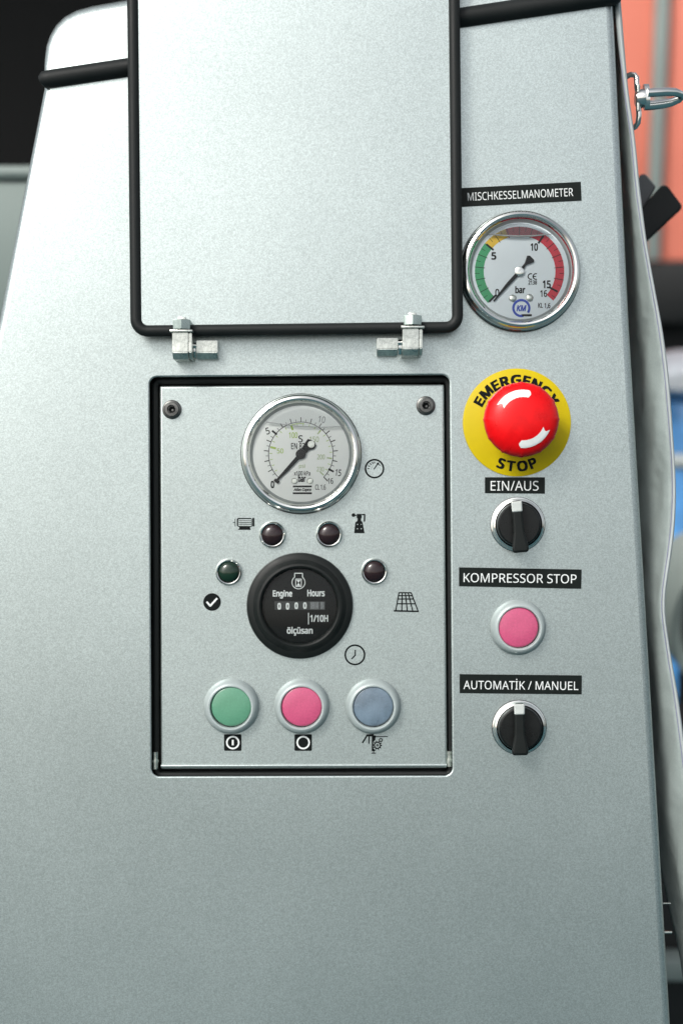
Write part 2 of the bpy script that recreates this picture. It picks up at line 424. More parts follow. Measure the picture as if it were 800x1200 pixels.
def hexmesh(r, hgt, material):
    """nut standing along z"""
    bm = bmesh.new(); bmesh.ops.create_cone(bm, cap_ends=True, segments=6, radius1=r*K, radius2=r*K, depth=hgt*K)
    bmesh.ops.bevel(bm, geom=list(bm.edges), offset=.5*K, segments=1, affect='EDGES'); return from_bm('nut', bm, material, 30)
def hinge(bx0, bx1, by0, by1, sx0, sx1, sy0, sy1, nx, ny0, ny1, label):
    """clamp block on the lid and small knuckle block on the panel, both with a chamfered lower edge"""
    def block(name, x0, x1, y0, y1, h, par, mt):
        w, hh = (x1-x0)*K*(D-h)/D, (y1-y0)*K*(D-h)/D; org = L((x0+x1)/2, (y0+y1)/2, h)
        dn = h*K; bm = bmesh.new(); c = 2.2*K                      # prism: front face, slanting underside, back on the panel
        side = [(0, hh/2), (0, -hh/2), (7.5*K, -hh/2-7.0*K), (dn, -hh/2-7.0*K), (dn, hh/2)]
        A = [bm.verts.new((-w/2, y, z)) for y, z in side]; B = [bm.verts.new((w/2, y, z)) for y, z in side]; n = 5
        bm.faces.new(A); bm.faces.new(B[::-1])
        for i in range(n): bm.faces.new((A[i], B[i], B[(i+1) % n], A[(i+1) % n]))
        bmesh.ops.recalc_face_normals(bm, faces=bm.faces)
        bmesh.ops.bevel(bm, geom=list(bm.edges), offset=.7*K, segments=2, affect='EDGES')
        return put(name, from_bm(name, bm, mt, 30), par, org)
    b = block('hinge', bx0, bx1-4.4, by0, by1, LH+14, cab, M['zinc']); b['label'] = label
    block('cover_plate', bx1-3.7, bx1, by0+.6, by1-.4, LH+13.4, b, M['zinc'])
    block('inner_web', bx0+2, bx1-2, by0+1, by1-1.5, LH+10, b, M['dark'])
    k_ = block('knuckle', sx0, sx1, sy0, sy1, 17, b, M['zinc'])
    e0, e1 = (bx1, sx0) if sx0 > bx0 else (sx1, bx0)
    block('pin_boss', e0+.8, e1-.8, sy0+3, sy1-1.5, 13, b, M['chrome'])
    mx = (bx1+sx0)/2 if sx0 > bx0 else (sx1+bx0)/2
    tube('pin', [(mx-6, (sy0+sy1)/2-1, 12), (mx+6, (sy0+sy1)/2-1, 12)], 3.6, M['chrome'], b)
    put('washer', box_mesh('washer', (bx1-bx0+3)*K, 20*K, 2.4*K, M['zinc'], .5*K), b, L((bx0+bx1)/2, by0-.6, LH+9))
    nut = hexmesh((bx1-bx0)*.5, ny1-ny0, M['blacksteel']); nut.materials[0] = M['zinc2']
    put('nut', nut, b, L(nx, (ny0+ny1)/2, LH+8))
    put('bolt_end', box_mesh('bolt_end', 10*K, 10*K, 5*K, M['zinc'], 1.6*K), b, L(nx, ny0-1.2, LH+8))
M['zinc2'] = mat('blue_passivated_steel', (.40, .47, .44), .25, 1., wear=(200, .2))
hinge(202, 225, 389.5, 413, 230, 255, 399, 413, 213.5, 375.5, 386.5, 'zinc plated hinge block at the left of the lid')
hinge(471.5, 494.8, 385, 408.5, 441.5, 466, 396, 409, 483, 370.5, 381.5, 'zinc plated hinge block at the right of the lid')

# ------------------------------------------------------------------ label strips
def label_strip(corners, s, box, rot=0., bold=0.):
    p = add_plate('label_strip', corners, M['sticker'], cab, h=1.0, rad=.3, depth=.95, steps=1)
    flat('lettering', text(s, *box, rot=rot, bold=bold), M['white_ink'], 1.2, p); return p
label_strip([(536, 220.6), (680, 213), (681, 235), (537, 242.5)], 'MISCHKESSELMANOMETER', (547.5, 223, 671, 232.6), -2.6)['label'] = 'black label strip reading MISCHKESSELMANOMETER'
label_strip([(567.8, 559.3), (638, 559.3), (638, 578.5), (567.8, 578)], 'EIN/AUS', (574.5, 563.5, 630.5, 575), 0)['label'] = 'small black label strip reading EIN/AUS'
label_strip([(537.5, 664.8), (681, 667.4), (680.5, 690), (537.5, 687)], 'KOMPRESSOR STOP', (542.8, 672.3, 675, 683), .7)['label'] = 'black label strip reading KOMPRESSOR STOP'
label_strip([(538.2, 790), (681.2, 791.5), (681, 813.8), (538.2, 812.3)], 'AUTOMAT\u0130K / MANUEL', (542.7, 795.5, 677, 808.2), .5)['label'] = 'black label strip reading AUTOMAT\u0130K / MANUEL'

# ------------------------------------------------------------------ pressure gauges
case_prof = [(66, -4), (69.5, 0), (70, 1.5), (70, 8), (69.4, 8.6), (69.3, 12), (68.4, 14.8), (66.6, 17), (64.2, 18), (62.2, 17.4), (60.6, 15), (59.2, 11.6), (58, 8.6), (57.4, 7), (57.2, 4)]
def gauge(cx, cy, base, label, dialmat):
    c = put('pressure_gauge', lathe('pressure_gauge', [(r, h) for r, h in case_prof], M['chrome'], 96, ang=28), cab, L(cx, cy, base), label)
    put('case_flange', lathe('case_flange', [(70.6, -.5), (71, .4), (71, 3.2), (70.2, 4)], M['blacksteel'], 96), c, L(cx, cy, base))
    put('dial', lathe('dial', [(58.2, 0), (0, 0.02)], dialmat, 64), c, L(cx, cy, base+7.2))
    put('inner_rim', lathe('inner_rim', [(60.2, 13.0), (58.6, 11.4), (57.2, 9.2), (56.4, 7.2)], M['satin'], 96), c, L(cx, cy, base))
    put('glass', lathe('glass', [(59.2, 0), (50, .6), (30, 1.1), (0, 1.3)], M['pane'], 64), c, L(cx, cy, base+13))
    return c
def screw_small(par, x, y, h, r=4.2):
    s = put('dial_screw', lathe('dial_screw', [(r, -.2), (r, .8), (r*.8, 1.4), (0, 1.6)], M['zinc'], 20), par, L(x, y, h))
    return s

# gauge beside the lid
g1 = gauge(608.3, 318.6, 0, 'steel pressure gauge with green, yellow and red scale beside the lid', M['dial_b'])
cx, cy, h = 608.3, 318.0, 7.5
A_ = lambda v: 225-v*270/16
flat('green_band', arc(cx, cy, 42, 52.3, A_(5), 225), M['green_ink'], h, g1)
flat('yellow_band', arc(cx, cy, 42, 52.3, A_(6.9), A_(5)), M['yellow_ink'], h, g1)
flat('red_band', arc(cx, cy, 42, 52.3, -41, A_(6.9), 80), M['red_ink'], h, g1)
flat('scale_marks', ticks(cx, cy, 41, 52.3, [A_(v) for v in (1, 2, 3, 4, 6, 7, 8, 9, 11, 12, 13, 14)], .7) + ticks(cx, cy, 40, 50, [A_(v) for v in (0, 5, 10, 15)], 2.2)
     + ticks(cx, cy, 47, 52.3, [A_(v+.5) for v in range(16)], .5), M['ink'], h+.2, g1)
flat('numerals', [text('5', 575.3, 295.5, 581, 304.3, bold=.035), text('10', 621.2, 285, 629.8, 294, bold=.035), text('15', 635.4, 328.6, 644.8, 337.8, bold=.035),
     text('16', 632.6, 340, 640.5, 348, bold=.022), text('0', 579.8, 338.5, 584.6, 347.5, bold=.022), text('bar', 603.2, 335.3, 615, 343.6, bold=.035),
     text('2138', 618.6, 328.6, 628.6, 333.4, bold=.022), text('KL 1,6', 630, 355, 644.3, 361.8, rot=2, bold=.022)], M['ink'], h+.2, g1)
flat('approval_mark', [arc(621.6, 324, 2.7, 3.9, 70, 290, 30), arc(627.4, 324, 2.7, 3.9, 70, 290, 30), line([(624.3, 324), (627.4, 324)], 1)], M['ink'], h+.2, g1)
flat('maker_emblem', [arc(610.4, 361, 8.0, 10.7, -35, 285, 60), line([(610.5, 369.4), (614, 369.4)], 2.0), text('KM', 604.6, 357.6, 616.4, 364.8, bold=.035, shear=.25)], M['blue_ink'], h+.2, g1)
flat('emblem_bar', line([(611.8, 369.4), (622, 369.4)], 2.4), M['ink'], h+.25, g1)
screw_small(g1, 600.3, 349.6, 7.3); screw_small(g1, 620, 349, 7.3); 
def needle(par, pts_list, mt, h):
    flat('needle', [fill([p]) for p in pts_list], mt, h, par, thick=.8)
needle(g1, [[(577.5, 352.3), (578.6, 353.4), (596, 334.5), (610.2, 319.6), (607.2, 316.2), (593.5, 331.3)],
            [(606.6, 318), (610.4, 321), (616, 310.6), (625.3, 306.8), (625.3, 304.4), (620.5, 299.6), (617.2, 299.6), (614.6, 308)]], M['ink'], 9.6)
put('needle_hub', lathe('needle_hub', [(5.6, 0), (5.4, 1.5), (4, 2), (1.2, 2.1), (1, 1.6), (0, 1.6)], M['chrome'], 28), g1, L(608.4, 318, 9.4))
# air gap above the filling liquid, seen through the glass
seg = [(608.3+56.5*math.cos(math.radians(a)), 318.3-56.5*math.sin(math.radians(a))) for a in range(44, 137, 3)]
low = [(566+2.0*i, 275.2+1.8*math.sin(PI*i/42)) for i in range(2, 40)]
flat('air_gap', fill([seg + low]), M['airpane'], 12.2, g1, label='grey air gap above the liquid filling')
tube('liquid_level', [(572+ i*2.4, 274.2+2.6*math.sin(PI*i/31), 12) for i in range(32)], [.3+.8*math.sin(PI*i/31) for i in range(32)], M['menis'], g1, seg=8)

# gauge on the instrument plate
g2 = gauge(352.8, 532.0, PH, 'steel pressure gauge with needle at zero on the recessed plate', M['dial'])
cx, cy, h = 352.5, 532.3, PH+7.5
flat('scale_arc', [arc(cx, cy, 37.4, 38.2, -45, 225, 120)] + ticks(cx, cy, 38, 43.2, [A_(v) for v in range(1, 16)], 1.0) + ticks(cx, cy, 38, 41, [A_(v+.5) for v in range(16)], .55)
     + ticks(cx, cy, 38, 44.5, [A_(16)], 1.1) + ticks(cx, cy, 37, 43, [A_(5), A_(15)], 2.2), M['ink'], h, g2)
flat('numerals', [text('5', 311.5, 501, 315.8, 509, rot=-15, bold=.01), text('15', 392.8, 550, 399.6, 557.8, rot=8, bold=.012), text('16', 384.2, 560.3, 390.2, 567, bold=.01), text('0', 317.2, 563.5, 321.4, 572, bold=.035),
     text('S', 349.6, 510, 354.6, 518.4, bold=.01), text('EN 837', 341.2, 519, 360.5, 526.5, bold=.01), text('x100 kPa', 344.5, 551.7, 363.5, 557.2, bold=.01), text('bar', 349.2, 556.5, 358.2, 564.8, bold=.035),
     text('CL 1.6', 369.3, 567.8, 381.5, 574, bold=.01)], M['ink'], h+.1, g2)
flat('faint_numerals', text('10', 373, 487.6, 381, 495.4, rot=10, bold=.01), M['ink_grey'], h+.1, g2)
flat('lime_scale', ticks(cx, cy, 30.5, 36, [A_(v) for v in (50/14.5, 100/14.5)], 2.4) + [text('50', 324.5, 525.5, 332, 531.2, bold=.01), text('100', 338.5, 506.5, 348.5, 513.4, bold=.01), arc(cx, cy, 35.6, 36.6, 84, 108)]
     + ticks(cx, cy, 33.5, 36.5, [A_(v*10/14.5) for v in range(1, 23)], .6), M['lime'], h+.1, g2)
flat('pale_scale', ticks(cx, cy, 31, 36, [A_(v) for v in (150/14.5, 200/14.5, 230/14.5)], 1.6) + [text('150', 362.5, 511.5, 373.5, 518, bold=.01), text('200', 371.5, 532.5, 380.5, 538.4, bold=.01), text('230', 371, 547, 379.5, 552.6, bold=.01), text('psi', 350.4, 543.6, 357.4, 549.6, bold=.01)], M['palelime'], h+.12, g2)
flat('maker_emblem', [line([(343.6, 570), (364.8, 570)], 2.1), line([(343.6, 578), (364.8, 578)], 2.1), text('Atlas Copco', 344, 571.8, 364.6, 576.4, bold=.035, shear=.3)], M['ink'], h+.1, g2)
for x in (344.9, 363.2): screw_small(g2, x, 563.6, PH+7.3, 3.6)['label'] = 'dull reddish screw head'
needle(g2, [[(323.0, 562.6), (324.6, 564.2), (338, 551.5), (354.8, 533.6), (351, 530.2), (336.5, 547)],
            [(350, 531.5), (355.5, 534.5), (362, 527.5), (368, 526), (370.2, 522), (368.5, 518), (364, 515.2), (360.6, 514.4), (357.5, 518.5)]], M['ink'], PH+9.6)
flat('needle_tip', line([(322.2, 562.5), (326, 565.2)], 3.6), M['ink'], PH+9.9, g2, thick=.6)
put('needle_hub', lathe('needle_hub', [(6.0, 0), (5.8, 1.2), (3.6, 1.4), (3.2, 2.2), (0, 2.4)], M['black_m'], 28), g2, L(352.4, 532.3, PH+9.6))
put('needle_weight', lathe('needle_weight', [(4.3, 0), (4, .9), (0, 1.1)], M['zinc'], 24), g2, L(364.6, 520.6, PH+9.8))
seg = [(353+56.6*math.cos(math.radians(a)), 531.6-56.6*math.sin(math.radians(a))) for a in range(36, 141, 3)]
low = [(312+2.5*i, 494.5+ (5.0*(i/38)) - 3*math.sin(PI*i/38)*-1) for i in range(0, 37)]
flat('air_gap', fill([seg + low]), M['airpane_l'], PH+12.2, g2)
tube('liquid_level', [(x, y, PH+12) for x, y in low], .45, M['menis'], g2, seg=6)

# ------------------------------------------------------------------ hour meter
hm = put('hour_meter', lathe('hour_meter', [(61, -2), (62.3, 0), (62.4, 3), (61.5, 5.5), (58.8, 7.2), (54.5, 8), (51.3, 10.6), (49.6, 12.6), (47, 13.2), (45.2, 12), (43.6, 8.5), (42.8, 6)], M['black_m'], 96, ang=25), cab, L(351.3, 709.6, PH), 'round black engine hour meter')
put('dial', lathe('dial', [(44, 0), (0, .02)], mat('meter_face', (.008, .009, .009), .55, spec=.15), 48), hm, L(351.3, 709.6, PH+6))
h = PH+6.4
flat('printed_legend', [text('Engine', 319.6, 691.6, 342.4, 701.4, bold=.035), text('Hours', 360, 691, 380.4, 699, bold=.035), text('1/10H', 363.4, 720.6, 384.4, 728.8, bold=.035),
     text('\u00f6l\u00e7\u00fcsan', 336, 734.6, 366.4, 745, bold=.035), line([(361.4, 718.4), (361.4, 731.6)], 1.0), line([(307.2, 705.4), (307.2, 712.4)], 1.4)], M['white_ink'], h, hm)
a0 = 60
eng = [(349.7+7.6*math.cos(math.radians(a)), 682.5-7.6*math.sin(math.radians(a))) for a in range(128, 413, 12)]
eng = [(345.2, 676.2), (345.2, 671.8), (354.4, 671.8), (354.4, 676.2)] + [(x, y) for x, y in reversed(eng)]
flat('engine_symbol', [line(eng, 1.0, closed=True), line([(346.4, 678.6), (353, 678.6), (353, 687.4), (346.4, 687.4)], .9, closed=True), fill([[(347.2, 679.6), (352.2, 679.6), (349.7, 683)]]), fill([[(347.2, 686.6), (352.2, 686.6), (349.7, 683)]])], M['white_ink'], h, hm)
win = add_plate('counter_window', [(321.6, 704.6), (381.2, 704.6), (381.2, 715), (321.6, 715)], M['dark'], hm, h=h-.1, rad=.8, depth=1.2, steps=2)
win['label'] = 'counter window showing 0 0 0 0'
flat('digits', [text('0', x-2.1, 705.9+dy, x+2.1, 713.8+dy, bold=.05) for x, dy in ((327.2, .6), (337, .6), (347.2, 0), (357.2, -.2))], M['white_ink'], h+.15, win)
m_ = mat('worn_grey_drum', (.16, .17, .17), .5, grain=(1500, .5))
flat('tenths_drum', [poly([(363.4, 705.3), (373.6, 705.3), (373.6, 714), (363.4, 714)]), poly([(375, 705.3), (379.8, 705.3), (379.8, 714), (375, 714)])], m_, h+.12, win)
flat('drum_digits', [text('8', 365, 706.4, 368.4, 713, bold=.022), text('4', 370, 706.4, 373.2, 713, bold=.022), text('1', 376.2, 706, 377.8, 713.4, bold=.022)], M['ink_grey'], h+.3, win)
put('glass', lathe('glass', [(45, 0), (30, 1.2), (0, 1.8)], M['lens'], 48), hm, L(351.3, 709.6, PH+8.6))

# ------------------------------------------------------------------ indicator lamps
bez = lathe('lamp_bezel', [(14.8, -1), (15.8, 0), (15.8, 3.4), (14.9, 6.0), (13.6, 7.2), (12.6, 6.6), (12.1, 4)], M['chrome'], 48)
def lens_me(m): return lathe('lens', [(12.1, 0), (12.0, 2.0), (10.9, 3.7), (8, 5.2), (4, 6.1), (0, 6.4)], m, 40, ang=80)
lr, lg = lens_me(M['led_r']), lens_me(M['led_g'])
for x, y, m, lb in ((319.3, 626.6, lr, 'dark red indicator lamp right of the motor symbol'), (385.5, 626, lr, 'dark red indicator lamp left of the compressor symbol'),
                (268.3, 670.3, lg, 'dark green indicator lamp above the tick symbol'), (438.5, 669.6, lr, 'dark red indicator lamp above the grid symbol')):
    o = put('indicator_lamp', bez, cab, L(x, y, PH), lb); put('lens', m, o, L(x, y, PH+4))

# ------------------------------------------------------------------ push buttons
ring = lathe('push_button', [(30, -1), (32.4, 0), (32.6, 3), (31.8, 7), (29.6, 11.6), (27.6, 13.8), (25.8, 14.6), (24.4, 14.4), (23.8, 13.2), (23.4, 9)], M['ringp'], 72, ang=25)
def cap_me(m): return lathe('cap', [(23.6, 0), (23.5, 2.4), (22.4, 3.4), (21, 3.9), (10, 4.3), (0, 4.4)], m, 48, ang=60)
for x, y, m, base, lb in ((271.4, 827.3, 'cap_g', PH, 'green push button on the recessed plate'), (353.6, 827.2, 'cap_r', PH, 'pink push button on the recessed plate, between green and blue'),
                      (437, 827.2, 'cap_b', PH, 'translucent blue push button on the recessed plate'), (606.3, 734.8, 'cap_r', 0, 'pink push button under the KOMPRESSOR STOP strip')):
    o = put('push_button', ring, cab, L(x, y, base), lb); put('cap', cap_me(M[m]), o, L(x, y, base+9))

# ------------------------------------------------------------------ rotary switches
rring = lathe('rotary_switch', [(31.6, -.6), (31.8, .4), (31.6, 1.6), (30.2, 2), (30.2, 6), (29.2, 8.6), (27.4, 9.4), (26.2, 8.6), (25.8, 6)], M['chrome'], 72, ang=25)
rflange = lathe('gasket_ring', [(31, -.3), (32, -.2), (32.1, 1), (31.4, 1.7)], M['rubber'], 64)
knob = lathe('knob', [(25.6, 0), (25.5, 9), (24.6, 12), (23, 13.2), (0, 13.8)], M['black'], 56)
def rotary(cx, cy, tilt, lb):
    o = put('rotary_switch', rring, cab, L(cx, cy, 0), lb); put('gasket_ring', rflange, o, L(cx, cy, 0)); put('knob', knob, o, L(cx, cy, 6))
    hx, hy = cx+.8, cy; ca, sa = math.cos(math.radians(tilt)), math.sin(math.radians(tilt))
    def Rt(p): return (hx+p[0]*ca-p[1]*sa, hy+p[0]*sa+p[1]*ca)
    out = [(-6.4, -28), (6.4, -28), (6.0, -8), (6.6, 10), (9.8, 28), (9.0, 33), (-9.0, 33), (-9.8, 28), (-6.6, 10), (-6.0, -8)]
    hd = add_plate('handle', round_loop([Rt(p) for p in out], [3, 3, 6, 6, 4, 3, 3, 4, 6, 6], 4), M['black_m'], o, h=33, rad=2.6, depth=24, steps=3)
    hd2 = add_plate('pointer', round_loop([Rt(p) for p in [(-6.4, -27.2), (6.4, -27.2), (6.1, -14.6), (-6.1, -14.6)]], 1.6, 3), M['pointer'], o, h=33.9, rad=1.6, depth=6, steps=3)
    return o
rotary(606.2, 614.5, -5, 'black rotary switch with white pointer under the EIN/AUS strip')
rotary(607.8, 852.2, -1, 'black rotary switch with white pointer under the AUTOMAT\u0130K / MANUEL strip')

# ------------------------------------------------------------------ emergency stop
EX, EY = 605, 495.2
es = put('emergency_stop_button', None, cab) if False else put('emergency_stop_button', lathe('emergency_stop_button', [(62.6, 0), (63.2, .3), (63.2, 1.8), (62.4, 2.2), (0, 2.25)], M['yellow'], 96), cab, L(EX, EY, 0), 'red mushroom emergency stop button on a round yellow plate')
def arc_text(s, cx, cy, r, a_mid, size, total, inside=False, bold=.02, xs=1.0):
    """letters standing on a circle of radius r (or hanging inside it when read along the bottom)"""
    V0, F0 = [], []; adv = []; glyph = []
    for ch in s:
        v, f = raw_text(ch, bold); w0, w1 = min(p[0] for p in v), max(p[0] for p in v); glyph.append((v, f, w0, w1)); adv.append(w1-w0)
    gap = .07; tot = sum(adv)+gap*(len(s)-1); x = -tot/2
    for (v, f, w0, w1), a in zip(glyph, adv):
        mid = x+a/2; th = a_mid + (total*mid/tot)*(1 if inside else -1); t = math.radians(th); k = len(V0)
        for px, py, dz in v:
            u = (px-(w0+w1)/2)*size*xs; q = py*size
            rr = r - q if inside else r + q
            if inside: px2, py2 = cx+rr*math.cos(t) - u*math.sin(t), cy-rr*math.sin(t) - u*math.cos(t)
            else: px2, py2 = cx+rr*math.cos(t) + u*math.sin(t), cy-rr*math.sin(t) + u*math.cos(t)
            V0.append((px2, py2, dz))
        F0 += [tuple(i+k for i in q) for q in f]; x += a+gap
    return V0, F0
flat('lettering', arc_text('EMERGENCY', EX, EY, 44.6, 90.5, 19, 130, xs=1.14, bold=.045), M['ink'], 2.6, es)
flat('lettering', arc_text('STOP', EX, EY, 56.8, 270.5, 19.5, 53, inside=True, xs=1.05, bold=.04), M['ink'], 2.6, es)
put('collar', lathe('collar', [(31, 0), (30, 7), (26, 10), (21, 12), (21, 34)], M['darkred'], 48), es, L(EX, EY, 2))
dome = [(20, 30), (33, 33), (40.5, 39), (42.6, 43), (42.4, 47), (40.6, 51), (37, 55), (31, 58.6), (23, 61.4), (13, 63.2), (0, 63.8)]
lobes = lambda a, r, h: 1+(.022*max(0, math.cos(a*12))**6 if r > 39.5 else 0)
put('mushroom_head', lathe('mushroom_head', dome, M['red'], 144, mod=lobes, ang=60), es, L(EX-.6, EY-.4, 0))
def dome_h(r):
    pr = sorted([(a, b) for a, b in dome if b >= 43])
    for (r0, h0), (r1, h1) in zip(pr, pr[1:]):
        if r0 <= r <= r1: return h0+(h1-h0)*(r-r0)/(r1-r0)
    return 45
def dome_arc(a0, a1, r0, r1, notch0, notch1):
    bm = bmesh.new(); rows = []; n, m = 22, 5; org = L(EX-.6, EY-.4, 0)
    for i in range(n+1):
        row = []
        for j in range(m+1):
            f = j/m; r = r0+(r1-r0)*f; v = 1-abs(2*f-1)
            a = (a0+notch0*v)*(1-i/n)+(a1+notch1*v)*(i/n); t = math.radians(a)
            row.append(bm.verts.new((r*math.cos(t)*K, -(dome_h(r)+.45)*K, r*math.sin(t)*K)))
        rows.append(row)
    for A, B in zip(rows, rows[1:]):
        for j in range(m): bm.faces.new((A[j], A[j+1], B[j+1], B[j]))
    put('twist_arrow', from_bm('twist_arrow', bm, M['white_dot'], 60), es, org)
dome_arc(152, 76, 24.5, 33, -9, -5)
dome_arc(-94, -22, 24.5, 33, -6, -8)

# ------------------------------------------------------------------ printed symbols on the instrument plate
h = PH+.25
def sym(name, items, label=None, m='ink', hh=h, par=None):
    return flat(name, items, M[m], hh, par or cab, label=label)
x, y = 438.6, 549.2
sym('gauge_symbol', [arc(x, y, 9.5, 11.5), line([(x-.6, y+.6), (x+3.4, y-5.2)], 1.3), fill([[(x+2.2, y-6.6), (x+5.6, y-7.4), (x+4.8, y-3.9)]]), fill([[(x+5, y-5.6), (x+7.4, y-3.6), (x+5.6, y-3.4)]])] + ticks(x, y, 6.2, 8.0, (180, 155, 130, 108, 90), 1.1), 'printed gauge symbol beside the left gauge')
x = 415.7; y = 767.4
sym('clock_symbol', [arc(x, y, 10.3, 12.3), line([(x+.4, y-5.6), (x+.4, y+.4), (x-3.6, y+4.6)], 1.5)], 'printed clock symbol')
# motor
sym('motor_symbol', [line([(273.2, 612.4), (275.6, 612.4)], .9), line([(275.6, 608.2), (275.6, 616.8)], .8), fill([[(277.6, 608.4), (279, 606.9), (294.6, 606.9), (294.6, 608.3), (279.8, 608.3), (279.2, 609), (279.2, 615.8), (279.8, 616.4), (294.6, 616.4), (294.6, 617.4), (279.2, 617.4), (277.6, 615.8)]]),
     fill([[(295.7, 607), (298.1, 607), (298.1, 616.9), (295.7, 616.9)]]), fill([[(280.4, 617.2), (293.2, 617.2), (293.2, 619.2), (294.2, 620.9), (278.8, 620.9), (280.4, 619.2)]]),
     line([(280, 612.5), (295, 612.5)], .8), line([(280, 610.2), (294.4, 610.2)], .55), line([(280, 614.4), (294.4, 614.4)], .6), line([(294.9, 608), (294.9, 617)], .7)], 'printed electric motor symbol')
sym('compressor_symbol', [disc(414.0, 603.6, 2.2), line([(414, 603.6), (417.2, 604)], 1.4), fill([[(417.8, 602.3), (423.6, 602.3), (423.6, 606.6), (422.8, 608), (422.8, 610.2), (424, 611), (424.7, 612.4), (427, 624.8), (414.8, 624.8), (416.2, 612.2), (418.6, 610.4), (418.9, 608), (417.8, 606.6)],
     [(418, 614), (419.4, 614), (419.4, 615), (418, 615)], [(422.4, 614), (423.6, 614), (423.6, 615), (422.4, 615)], [(418, 619), (419.2, 619), (419.2, 620.2), (418, 620.2)], [(422.6, 619), (423.8, 619), (423.8, 620.2), (422.6, 620.2)]]),
     fill([[(423.8, 602.2), (427.9, 602.2), (427.9, 610), (426.8, 612.2), (425.8, 610.4), (426.2, 604), (423.8, 603.8)]])], 'printed compressor symbol')
sy = sym('tick_symbol', [disc(248.6, 705.5, 10.3, 40)], 'printed tick symbol in a black disc')
sym('tick', [line([(242.6, 705.6), (246.4, 710.0), (254.2, 701.4)], 2.2)], m='white_ink', hh=h+.2, par=sy)
def trap(u, v):
    xt0, xt1, xb0, xb1 = 467.2, 481.4, 463.4, 489.6; yt, yb = 694.6, 716.2
    f = v; return (xt0+(xt1-xt0)*u)*(1-f)+(xb0+(xb1-xb0)*u)*f, yt*(1-f)+yb*f
sym('grid_symbol', [line([trap(u, 0), trap(u, 1)], 1.4) for u in (0, .27, .52, .76, 1)] + [line([trap(0, v), trap(1, v)], 1.4) for v in (0, .16, .34, .6)] + [fill([[(461.2, 714.8), (490, 715.6), (490.6, 717.4), (461.2, 716.8)]])], 'printed mesh grid symbol')
for sx, lbl, bar in ((272.8, 'printed ring and bar symbol under the green button', True), (355.2, 'printed ring symbol under the pink button', False)):
    yy = 870.2
    q = sym('square_symbol', [fill([round_loop([(sx-10.2, yy-9.7), (sx+10.2, yy-9.7), (sx+10.2, yy+9.7), (sx-10.2, yy+9.7)], 1.2, 3)])], lbl)
    sym('ring_mark', [arc(sx, yy, 6.0, 7.9)] + ([line([(sx, yy-2.6), (sx, yy+2.6)], 2.2)] if bar else []), m='white_ink', hh=h+.2, par=q)
gx, gy = 442, 873.4; gear = []
for i in range(40):
    a = 2*PI*i/40; r = 5.4 if (i//2) % 2 == 0 else 4.1; gear.append((gx+r*math.cos(a), gy+r*math.sin(a)))
hole = [(gx+2.9*math.cos(2*PI*i/20), gy+2.9*math.sin(2*PI*i/20)) for i in range(20)]
sym('drill_symbol', [line([(424.8, 870.2), (429.8, 862)], 1.9), line([(429.8, 862), (437, 861.4)], 2.6), line([(431.9, 871.2), (432.4, 863)], 1.5), line([(436, 863.2), (454, 863.2)], 1.0), fill([[(435.4, 861.5), (440.2, 862), (439.6, 867), (437.2, 869.6), (437.2, 877), (440, 879.4), (438.4, 880.6), (435.4, 880.2)]]),
     line([(435.4, 882.6), (440, 882.6)], 1.1), line([(437.6, 880), (437.6, 882.6)], 1.0), arc(446, 867.3, 1.2, 2.3), fill([gear, hole]), arc(gx, gy, .5, 1.4)], 'printed drill rig and cogwheel symbol')

# ------------------------------------------------------------------ grey tarpaulin hanging beside the cabinet
edge_pts = [(719, -40), (722, 0), (727, 55), (733, 110), (741, 165), (746, 220), (754, 280), (763, 330), (773, 385), (780, 440), (785, 500), (788.5, 550), (789, 585), (786.5, 625), (782.5, 655), (777, 690), (775.5, 712), (779, 740), (785, 780), (791, 815), (797, 860), (803, 910), (812, 980), (822, 1060), (832, 1150), (840, 1240)]
back_pts = [(-40, 716), (0, 716), (200, 724), (400, 735), (700, 743), (960, 764), (1010, 774), (1060, 784), (1120, 798), (1240, 815)]
def interp(tb, y):
    for (y0, x0), (y1, x1) in zip(tb, tb[1:]):
        if y0 <= y <= y1: f = (y-y0)/(y1-y0); return x0+(x1-x0)*f
    return tb[-1][1]
et = [(y, x) for x, y in edge_pts]
bm = bmesh.new(); grid = []; NY, NX = 110, 16; front_line = []
for i in range(NY+1):
    y = -40+1280*i/NY
    xe = interp(et, y); xe = (interp(et, max(-40, y-14))+xe*2+interp(et, min(1240, y+14)))/4; xb = interp(back_pts, y); row = []
    for j in range(NX+1):
        f = j/NX                                   # 0 at the free edge, 1 deep behind the cabinet
        hh = -16 - 75*f**1.1; x = xe + (xb-xe)*(f**.8) + 8*math.sin(f*6+y*.010)*f*(1-f) + 7*math.sin(y*.021+f*5)*f*(1-f) + 5*math.sin(y*.05-f*11+1.5*math.sin(y*.013))*f*(1-f)*(1.2-f)
        row.append(bm.verts.new(L(x, y, hh)))
    front_line.append((xe+.3, y, -15)); grid.append(row)
for A, B in zip(grid, grid[1:]):
    for j in range(NX): bm.faces.new((A[j], A[j+1], B[j+1], B[j]))
me = from_bm('tarpaulin', bm, M['tarp'], 60)
tp = put('tarpaulin', me, None, Vector((0, 0, 0)), 'grey tarpaulin with a white hemmed edge hanging beside the cabinet', cat='tarpaulin')
sm = tp.modifiers.new('thickness', 'SOLIDIFY'); sm.thickness = .0012; sm.offset = -1
tube('hem', front_line, [2.2+.35*math.sin(i*.35)+1.9*max(0, 1-i/22) for i in range(NY+1)], M['hem'], tp, seg=10, flatz=1.6, label='white hem along the free edge')
tube('hem_thread', [(x-2.1, y, -12.6) for x, y, _ in front_line], .25, mat('violet_thread', (.22, .21, .42), .7), tp, seg=5)

